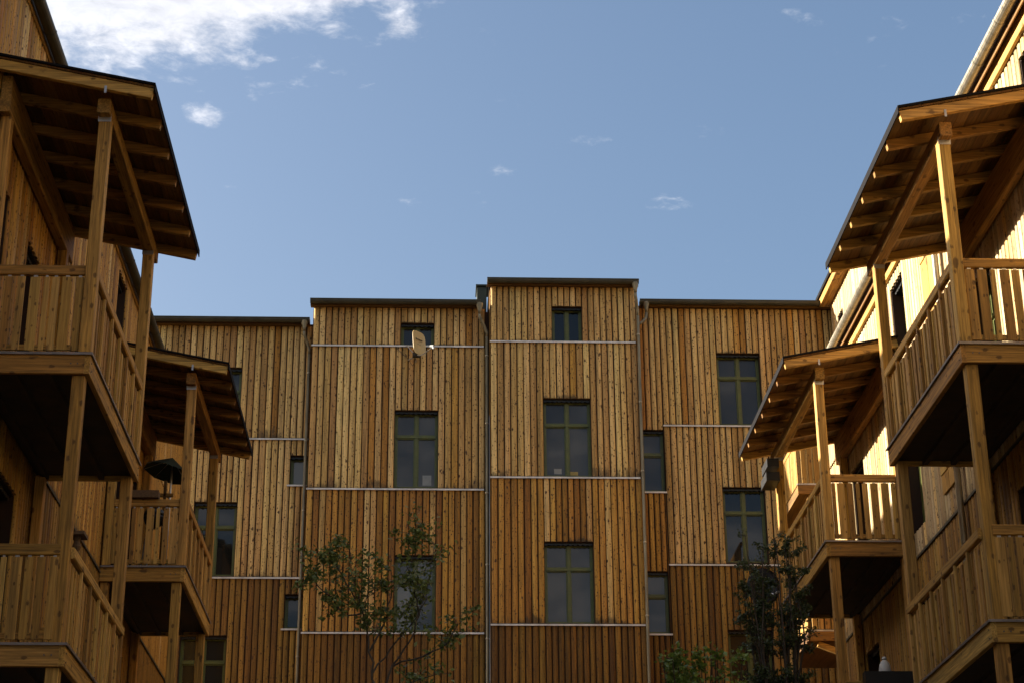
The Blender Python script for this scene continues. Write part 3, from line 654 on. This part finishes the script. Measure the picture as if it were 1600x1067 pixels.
    zr = lambda x: beam_z+0.20+0.035-slope*(x-(X-s*0.07))*s       # underside of the rafters
    MB().cbox(xo+s*0.004, xi-s*0.004, y0-0.12, y1+0.28, beam_z+0.002, beam_z+0.2, 0.01, 'Y').build('purlin', 'raft_y', t)
    MB().cbox(xw0, xw1, y0-0.12, y1+0.28, beam_z+0.002, zr(wallX)-0.005, 0.01, 'Y').build('wall_purlin', 'raft_y', t)
    xe = X+s*ov
    th = 0.145
    deck0 = lambda x: zr(x)+th
    n = 13; xs = [xe+s*0.014+(wallX+s*0.03-xe)*i/n for i in range(n+1)]
    rf = MB()
    xa, xb = xe+s*0.03, wallX+s*0.02
    rf.add([(xa, ry0-0.03, deck0(xa)+0.026), (xb, ry0-0.03, deck0(xb)+0.026), (xb, ry1+0.03, deck0(xb)+0.026), (xa, ry1+0.03, deck0(xa)+0.026),
            (xa, ry0-0.03, deck0(xa)+0.055), (xb, ry0-0.03, deck0(xb)+0.055), (xb, ry1+0.03, deck0(xb)+0.055), (xa, ry1+0.03, deck0(xa)+0.055)],
           [(0, 3, 2, 1), (4, 5, 6, 7), (0, 1, 5, 4), (1, 2, 6, 5), (2, 3, 7, 6), (3, 0, 4, 7)])
    rf.box(xa+s*0.001, xa-s*0.012, ry0-0.03, ry1+0.03, deck0(xa)-0.055, deck0(xa)+0.025)
    rf = rf.build('roof', 'roof_felt', t)
    for i in range(n):
        a, b = xs[i]-s*0.003, xs[i+1]+s*0.003
        MB().add([(a, ry0, deck0(a)), (b, ry0, deck0(b)), (b, ry1, deck0(b)), (a, ry1, deck0(a)), (a, ry0, deck0(a)+0.025), (b, ry0, deck0(b)+0.025), (b, ry1, deck0(b)+0.025), (a, ry1, deck0(a)+0.025)],
                 [(0, 3, 2, 1), (4, 5, 6, 7), (0, 1, 5, 4), (1, 2, 6, 5), (2, 3, 7, 6), (3, 0, 4, 7)]).build('roof_board', 'deck_y', rf)
    for i in range(7):
        y = ry0+0.05+(ry1-ry0-0.10)*i/6
        a, b = xe-s*0.005, wallX+s*0.03
        MB().beam((a, y, zr(a)+th/2-0.003), (b, y, zr(b)+th/2-0.003), 0.075, th-0.008).build('rafter', 'raft_x' if 0 < i < 6 else 'beam_x', rf)
        if i in (0, 6):
            MB().box(xo-s*0.02, xo-s*0.05, y-0.045, y-0.039, zr(X)-0.05, zr(X)+0.05).build('steel_bracket', 'steel', rf)
    for y in (y0, y1-P):
        mb = MB(); mb.box(xo+s*0.006, xi-s*0.006, y-0.006, y-0.002, beam_z-0.06, beam_z+0.05); mb.build('post_shoe', 'steel', t)
    return t
tower(1, 'shaded timber balcony tower at the frame edge, nearest on the dim side', -4.10, XLW, 20.5, 24.5, (8.45, 4.97), 11.62, 1)
tower(1, 'shaded timber balcony tower with parasol and flower boxes, standing before the lowest house', -4.10, XLW, 29.65, 33.35, (8.47, 4.99), 11.62, 2)
tower(-1, 'sunlit timber balcony tower at the frame edge, nearest on the bright side', 6.37, XRW, 20.67, 24.55, (8.76, 5.31), 11.55, 3)
tower(-1, 'glowing orange timber balcony tower behind the slim dark tree', 6.37, XRW, 29.0, 33.05, (8.76, 5.31), 11.55, 4)

# small balconies on the tall corner house
for z, lab in ((12.52, 'upper small balcony on the corner house, seen through the orange balcony tower'), (9.35, 'lower small balcony on the corner house behind the slim dark tree')):
    c = thing('corner_balcony', lab, 'balcony', (9.0, 38.6, z), 'small balconies on the corner house')
    fl = MB().box(7.70, 9.76, 37.4, 39.9, z-0.2, z).build('floor_slab', 'deck_y', c)
    MB().box(7.67, 9.76, 37.36, 37.39, z-0.012, z+0.02).build('edge_flashing', 'ledge', c)
    MB().cbox(7.68, 9.76, 37.365, 37.398, z-0.21, z-0.013, 0.004, 'X').build('edge_beam', 'raft_x', c)
    MB().beam((9.7, 37.5, z-0.95), (7.9, 37.5, z-0.25), 0.1, 0.12).build('brace', 'beam_x', c)
    hr = MB().cbox(7.70, 9.76, 37.42, 37.48, z+0.95, z+1.05, 0.006, 'X').build('handrail', 'beam_x', c)
    x = 7.80
    while x < 9.7: MB().cbox(x, x+0.1, 37.44, 37.465, z+0.06, z+0.95, 0.003).build('railing_board', 'rail_z', hr); x += 0.135
    hr = MB().cbox(7.70, 7.76, 37.49, 39.9, z+0.95, z+1.05, 0.006, 'Y').build('handrail', 'beam_y', c)
    y = 37.52
    while y < 39.8: MB().cbox(7.715, 7.74, y, y+0.1, z+0.06, z+0.95, 0.003).build('railing_board', 'rail_z', hr); y += 0.135

# ------------------------------------------------------------------ satellite dish on the house with the small attic window
dsh = thing('satellite_dish', 'cream offset satellite dish under the small attic window', 'satellite dish', (-0.47, YB-0.08, 17.2))
nrm = Vector((0.74, -0.66, 0.10)).normalized(); ux = Vector((0, 0, 1)).cross(nrm).normalized()*1.0; uz = nrm.cross(ux)
c0 = Vector((-0.46, YB-0.52, 17.40))
vs_, fs = [], []; NR, NA = 5, 28
def rr(a, e=5.0): return (abs(math.cos(a))**e+abs(math.sin(a))**e)**(-1/e)
for layer, dd in ((0, 0.0), (1, -0.012)):
    for i in range(NR+1):
        for k in range(NA):
            a = 2*math.pi*k/NA; f = i/NR; rad = rr(a)*f
            vs_.append(c0+ux*(0.225*rad*math.cos(a))+uz*(0.31*rad*math.sin(a))+nrm*(0.05*f*f*(0.6)+dd))
for layer in (0, 1):
    o = layer*(NR+1)*NA
    for i in range(NR):
        for k in range(NA):
            fq = (o+i*NA+k, o+i*NA+(k+1) % NA, o+(i+1)*NA+(k+1) % NA, o+(i+1)*NA+k); fs.append(fq if layer == 0 else tuple(reversed(fq)))
o2 = (NR+1)*NA
for k in range(NA): fs.append((NR*NA+k, NR*NA+(k+1) % NA, o2+NR*NA+(k+1) % NA, o2+NR*NA+k))
MB().add([tuple(v) for v in vs_], fs).build('reflector', 'dish', dsh, smooth=False)
def on_dish(a, b, wd, ht, name):
    p0 = c0+ux*a+uz*b+nrm*0.028; mb = MB(); vv = [p0+ux*i*wd/2+uz*j*ht/2+nrm*kk for kk in (0, 0.003) for i, j in ((-1, -1), (1, -1), (1, 1), (-1, 1))]
    mb.add([tuple(v) for v in vv], [(0, 3, 2, 1), (4, 5, 6, 7), (0, 1, 5, 4), (1, 2, 6, 5), (2, 3, 7, 6), (3, 0, 4, 7)]); mb.build(name, 'print', dsh)
for i in range(7): on_dish(-0.10+i*0.033, 0.095, 0.024, 0.03 if i % 3 else 0.042, 'printed_mark')
on_dish(-0.05, -0.03, 0.018, 0.018, 'printed_mark'); on_dish(0.02, -0.03, 0.018, 0.018, 'printed_mark')
arm_end = c0+nrm*0.42-uz*0.26
MB().tube([tuple(c0-uz*0.30-nrm*0.02), tuple(c0-uz*0.33+nrm*0.10), tuple(arm_end)], 0.014, 6).build('feed_arm', 'steel', dsh)
MB().tube([tuple(arm_end+uz*0.02+nrm*0.05), tuple(arm_end+uz*0.05-nrm*0.05)], [0.028, 0.035], 8).build('receiver_head', 'white', dsh)
MB().tube([tuple(arm_end+uz*0.02+nrm*0.02), tuple(arm_end-uz*0.05+nrm*0.05)], 0.024, 8).build('receiver_head', 'white', dsh)
mb = MB(); mb.tube([tuple(c0-nrm*0.03), tuple(c0-nrm*0.10-uz*0.05), (c0.x-0.06, YB+0.02, c0.z-0.30)], 0.02, 8); mb.tube([(-0.75, YB-0.10, 17.53), (-0.55, YB-0.42, 17.16)], 0.012, 6)
mb.tube([tuple(c0-uz*0.28-nrm*0.02), (-0.72, YB+0.0, 17.18)], 0.014, 6); mb.build('wall_bracket', 'steel', dsh)
MB().tube([(-0.52, YB-0.30, 17.12), (-0.60, YB-0.08, 17.0), (-0.72, YB-0.055, 17.2), (-0.98, YB-0.05, 17.46), (-0.97, YB-0.05, 17.52)], 0.006, 5).build('cable', 'black', dsh)
MB().box(-0.60, -0.42, YB-0.48, YB-0.36, 17.10, 17.2).build('clamp_box', 'black', dsh)

# ------------------------------------------------------------------ things on the balconies
def flower_box(label, x0, x1, y0, y1, z0, z1, mat, group=None, plants=0):
    b = thing('flower_box', label, 'flower box', ((x0+x1)/2, (y0+y1)/2, z0), group); tk = 0.02
    mb = MB(); mb.box(x0, x1, y0, y1, z0, z0+tk); mb.box(x0, x0+tk, y0, y1, z0+tk, z1); mb.box(x1-tk, x1, y0, y1, z0+tk, z1)
    mb.box(x0+tk, x1-tk, y0, y0+tk, z0+tk, z1); mb.box(x0+tk, x1-tk, y1-tk, y1, z0+tk, z1); mb.build('trough', mat, b)
    MB().box(x0+tk, x1-tk, y0+tk, y1-tk, z1-0.05, z1-0.03).build('soil', 'bark', b)
    if plants:
        q = random.Random(plants); m2 = MB()
        for i in range(plants):
            p0 = Vector((q.uniform(x0, x1), q.uniform(y0, y1), z1-0.03)); leafy(m2, p0+Vector((0, 0, q.uniform(0.02, 0.16))), 0.05, q)
        m2.build('leaves', 'leaf', b)
    return b
def leafy(mb, p, size, q):
    """one folded leaf"""
    d = Vector((q.gauss(0, 1), q.gauss(0, 1), q.gauss(-0.2, 0.7))).normalized(); s_ = d.cross(Vector((q.gauss(0, 1), q.gauss(0, 1), q.gauss(0, 1)))).normalized(); n = d.cross(s_)
    L_ = size*q.uniform(0.7, 1.25); wd = L_*0.27
    a = p; b = p+d*L_*0.45-n*0.1*L_; c = p+d*L_-n*0.02*L_
    mb.add([tuple(a), tuple(b+s_*wd), tuple(b), tuple(b-s_*wd), tuple(c)], [(0, 1, 4), (0, 4, 3)] if False else [(0, 2, 1), (1, 2, 4), (0, 3, 2), (2, 3, 4)])
flower_box('wooden flower box along the long rail beside the parasol', -4.42, -4.21, 30.6, 31.5, 9.62, 9.86, 'brown', 'flower boxes on the far shaded balcony', 40)
flower_box('second wooden flower box on the same rail, closer to the row of houses', -4.42, -4.21, 31.8, 32.7, 9.62, 9.86, 'brown', 'flower boxes on the far shaded balcony', 30)
flower_box('wooden flower box on the short end rail of the parasol balcony', -5.2, -4.6, 29.6, 29.8, 9.625, 9.75, 'brown')
flower_box('long black flower box on the end rail of the lower orange balcony', 6.78, 7.60, 28.80, 28.98, 6.36, 6.56, 'black')
flower_box('upper black flower box hanging on the post of the orange balcony tower', 6.12, 6.34, 32.4, 33.0, 11.20, 11.36, 'black', 'black boxes hung at the orange balcony')
flower_box('lower black flower box hanging on the post of the orange balcony tower', 6.09, 6.34, 32.4, 33.0, 10.93, 11.10, 'black', 'black boxes hung at the orange balcony')
pot = thing('glazed_pot', 'white rounded pot at the end of the long black flower box', 'pot', (7.2, 29.05, 6.46))
MB().lathe((7.17, 29.07, 6.46), ((0.05, 0.0), (0.09, 0.06), (0.105, 0.15), (0.085, 0.26), (0.05, 0.32), (0.03, 0.34)), 16).build('pot_body', 'white', pot, smooth=True)
MB().lathe((7.17, 29.07, 6.80), ((0.04, 0.0), (0.045, 0.02), (0.02, 0.05)), 12).build('stopper', 'white', pot, smooth=True)
orn = thing('rail_feeder', 'small dark bird feeder clamped on the lower rail of the nearest shaded balcony', 'bird feeder', (-4.17, 20.95, 6.11))
MB().cbox(-4.27, -4.06, 20.85, 21.1, 6.33, 6.37, 0.006).build('feeder_roof', 'brown', orn); MB().lathe((-4.16, 20.97, 6.11), ((0.05, 0.0), (0.03, 0.04), (0.055, 0.1), (0.035, 0.16), (0.05, 0.22)), 10).build('feeder_body', 'brown', orn)
# parasol, grill and clothes rail on the far shaded balcony
par = thing('parasol', 'dark green parasol tilted inside the far shaded balcony', 'parasol', (-4.75, 31.9, 8.47))
MB().lathe((-4.75, 31.9, 8.47), ((0.2, 0.0), (0.2, 0.05), (0.04, 0.08), (0.03, 0.14)), 14).build('foot', 'black', par)
MB().tube([(-4.75, 31.9, 8.5), (-4.75, 31.9, 11.05)], 0.018, 8).build('pole', 'steel', par)
mb = MB(); ap = Vector((-4.75, 31.9, 11.12)); tilt = Matrix.Rotation(R(12), 3, 'Y')
ring = [ap+tilt @ Vector((0.45*math.cos(math.pi*k/4), 0.6*math.sin(math.pi*k/4), -0.30)) for k in range(8)]
mb.add([tuple(ap)]+[tuple(r_) for r_ in ring]+[tuple(ap-Vector((0, 0, 0.012)))]+[tuple(r_-Vector((0, 0, 0.012))) for r_ in ring], [(0, 1+k, 1+(k+1) % 8) for k in range(8)]+[(9, 10+(k+1) % 8, 10+k) for k in range(8)]+[(1+k, 10+k, 10+(k+1) % 8, 1+(k+1) % 8) for k in range(8)])
mb.build('canopy', 'fabric', par)
for r_ in ring: MB().tube([tuple(ap-Vector((0, 0, 0.03))), tuple(r_-Vector((0, 0, 0.02)))], 0.007, 5).build('rib', 'steel', par)
gr = thing('kettle_grill', 'black kettle grill standing behind the boarded end rail of the far shaded balcony', 'grill', (-4.75, 30.3, 8.47))
MB().lathe((-4.75, 30.3, 9.30), ((0.06, 0.0), (0.15, 0.08), (0.18, 0.17), (0.185, 0.20)), 18).build('bowl', 'black', gr, smooth=True)
MB().lathe((-4.75, 30.3, 9.505), ((0.19, 0.0), (0.175, 0.07), (0.11, 0.14), (0.03, 0.16)), 18).build('lid', 'black', gr, smooth=True)
for k in range(3):
    a = 2*math.pi*k/3+0.4; MB().tube([(-4.75+0.15*math.cos(a), 30.3+0.15*math.sin(a), 9.36), (-4.75+0.27*math.cos(a), 30.3+0.27*math.sin(a), 8.47)], 0.012, 6).build('leg', 'steel', gr)
cr = thing('clothes_rail', 'dark wooden clothes rail behind the grill on the far shaded balcony', 'clothes rail', (-5.0, 30.9, 8.47))
for x in (-5.35, -4.72): MB().cbox(x, x+0.05, 30.9, 30.95, 8.47, 10.35, 0.004).build('upright', 'fascia_x', cr)
MB().cbox(-5.45, -4.55, 30.9, 30.95, 10.06, 10.12, 0.004, 'X').build('bar', 'fascia_x', cr)
# dark dish near the end post of the orange tower
dk = thing('satellite_dish', 'black oval dish half hidden by the slim dark tree', 'satellite dish', (6.05, 33.45, 8.9))
vs_, fs = [], []
for dd in (0.0, 0.02):
    for i in range(5):
        for kx in range(22):
            a = 2*math.pi*kx/22; f = i/4; vs_.append((6.10+0.31*f*math.cos(a), 33.5+dd-0.06*f*f, 9.20+0.36*f*math.sin(a)))
for layer in (0, 1):
    o = layer*110
    for i in range(4):
        for kx in range(22):
            fq = (o+i*22+kx, o+i*22+(kx+1) % 22, o+(i+1)*22+(kx+1) % 22, o+(i+1)*22+kx); fs.append(fq if layer == 0 else tuple(reversed(fq)))
for kx in range(22): fs.append((88+kx, 88+(kx+1) % 22, 198+(kx+1) % 22, 198+kx))
MB().add(vs_, fs).build('reflector', 'black', dk, smooth=True)
MB().tube([(6.06, 33.5, 9.1), (6.25, 33.25, 9.0), (6.30, 33.05, 9.0)], 0.02, 6).build('bracket_arm', 'steel', dk)
MB().tube([(6.06, 33.49, 8.70), (5.9, 33.05, 8.85)], 0.012, 6).build('feed_arm', 'steel', dk)

# ------------------------------------------------------------------ trees
def tree(name, label, cat, base, stems, leafm, n_leaf, size, seed, spread, twig=0.35, crown_kind=None):
    """stems: lists of (points, r0, r1); leaves sit in tufts along twigs of the stems' upper stretches"""
    q = random.Random(seed); t = thing(name, label, cat, base); tm = MB(); cm = MB()
    spots = []
    for pts, r0, r1, leafy_from in stems:
        P_ = [Vector(p) for p in pts]; fine = []
        for i in range(len(P_)-1):
            for j in range(3): fine.append(P_[i].lerp(P_[i+1], j/3)+Vector((q.gauss(0, 0.008), q.gauss(0, 0.01), q.gauss(0, 0.005))))
        fine.append(P_[-1]); nn = len(fine)
        tm.tube([tuple(p) for p in fine], [r0+(r1-r0)*i/(nn-1) for i in range(nn)], 6)
        for i in range(nn):
            if i/(nn-1) >= leafy_from: spots.append((fine[i], i/(nn-1)))
    per0 = max(1, n_leaf//max(1, len(spots)))
    for p, f in spots:
        per = max(2, int(per0*q.choice((0.35, 0.7, 1.0, 1.3, 1.9))))
        for tw in range(2):
            d = Vector((q.gauss(0, 1), q.gauss(0, 1), q.gauss(0.45, 0.6))).normalized(); ln = twig*q.uniform(0.35, 1.0)*spread
            tip = p+d*ln; tm.tube([tuple(p), tuple(p.lerp(tip, 0.55)+Vector((0, 0, 0.03*ln))), tuple(tip)], [r1*0.8, r1*0.6, r1*0.35], 4)
            for k in range(max(1, per//2)):
                u = q.random()**0.6
                pp = p.lerp(tip, u)+Vector((q.gauss(0, 1), q.gauss(0, 1), q.gauss(0, 1)))*size*0.45
                leafy(cm, pp, size, q)
    tm.build('trunk', 'bark', t); c = cm.build('crown', leafm, t)
    return t
Yt = 16.0
def yt(pts, y=Yt, q=random.Random(3)): return [(x, y+0.12*math.sin(5*x+z), z) for x, z in pts]
stems = [(yt([(-0.50, -1.6), (-0.47, 0.6), (-0.52, 2.4), (-0.52, 3.53)]), 0.026, 0.011, 2), (yt([(-0.52, 3.53), (-0.56, 3.73), (-0.59, 4.02), (-0.65, 4.19), (-0.71, 4.39), (-0.76, 4.6), (-0.77, 4.80)]), 0.010, 0.003, 0.3),
         (yt([(-0.65, 4.16), (-0.78, 4.13), (-0.93, 4.28), (-1.07, 4.41), (-1.14, 4.48)]), 0.008, 0.003, 0.2), (yt([(-0.52, 2.6), (-0.46, 3.3), (-0.37, 3.71), (-0.22, 3.91), (-0.14, 4.13), (-0.17, 4.31), (-0.23, 4.54), (-0.2, 4.78), (-0.19, 4.98)]), 0.011, 0.003, 0.5),
         (yt([(-0.53, 3.65), (-0.39, 3.85), (-0.22, 4.05), (-0.08, 4.25), (-0.05, 4.48), (-0.01, 4.74)]), 0.009, 0.003, 0.3), (yt([(-0.37, 3.71), (-0.11, 3.76), (0.11, 3.85), (0.2, 4.02)]), 0.01, 0.003, 0.3),
         (yt([(-0.56, 3.85), (-0.45, 4.08), (-0.4, 4.31), (-0.39, 4.54)]), 0.01, 0.003, 0.3), (yt([(-0.41, 3.50), (-0.16, 3.56), (0.06, 3.6)]), 0.008, 0.003, 0.4), (yt([(-0.70, 4.3), (-0.82, 4.5), (-0.92, 4.62), (-0.95, 4.72)]), 0.007, 0.003, 0.3), (yt([(-0.60, 4.1), (-0.62, 4.3), (-0.58, 4.5)]), 0.007, 0.003, 0.2)]
tree('young_tree', 'young sparse leafy tree in front of the house with the dish', 'tree', (-0.5, Yt, -1.6), stems, 'leaf', 2700, 0.050, 11, 0.85)
Ys = 24.0
q = random.Random(21); stems = []
for k in range(24):
    x0 = 4.48+q.uniform(-0.25, 0.25); x1 = 4.52+q.uniform(-0.32, 0.32); top = q.uniform(6.2, 7.1) if k > 2 else q.uniform(7.0, 7.3)
    y0 = Ys+q.uniform(-0.2, 0.2); y1 = Ys+q.uniform(-0.4, 0.4)
    stems.append(([(4.5, Ys, -1.6+0.02*k), (x0, y0, 2.0), (x0*0.6+x1*0.4, y0, 4.4), (x1, y1, 5.8), (x1+q.uniform(-0.12, 0.12), y1, top)], 0.03, 0.006, 0.42))
tree('slim_tree', 'slim dark tree with upright stems in front of the orange balcony', 'tree', (4.5, Ys, -1.6), stems, 'leaf_dark', 17000, 0.045, 5, 0.85)
q = random.Random(8); stems = []
for k in range(12):
    a = q.uniform(-0.55, 0.5); stems.append(([(2.95, 20.0, -1.6), (2.95+a*0.3, 20.0+q.uniform(-0.2, 0.2), 2.2), (2.95+a*0.8, 20.0+q.uniform(-0.3, 0.3), 3.8), (2.95+a, 20.0+q.uniform(-0.35, 0.35), 4.72-0.4*abs(a-0.05)+q.uniform(-0.1, 0.1))], 0.03, 0.005, 0.5))
tree('bushy_tree', 'small bright green bushy treetop below the broad house', 'tree', (2.95, 20.0, -1.6), stems, 'leaf_bright', 2600, 0.075, 6, 0.7)
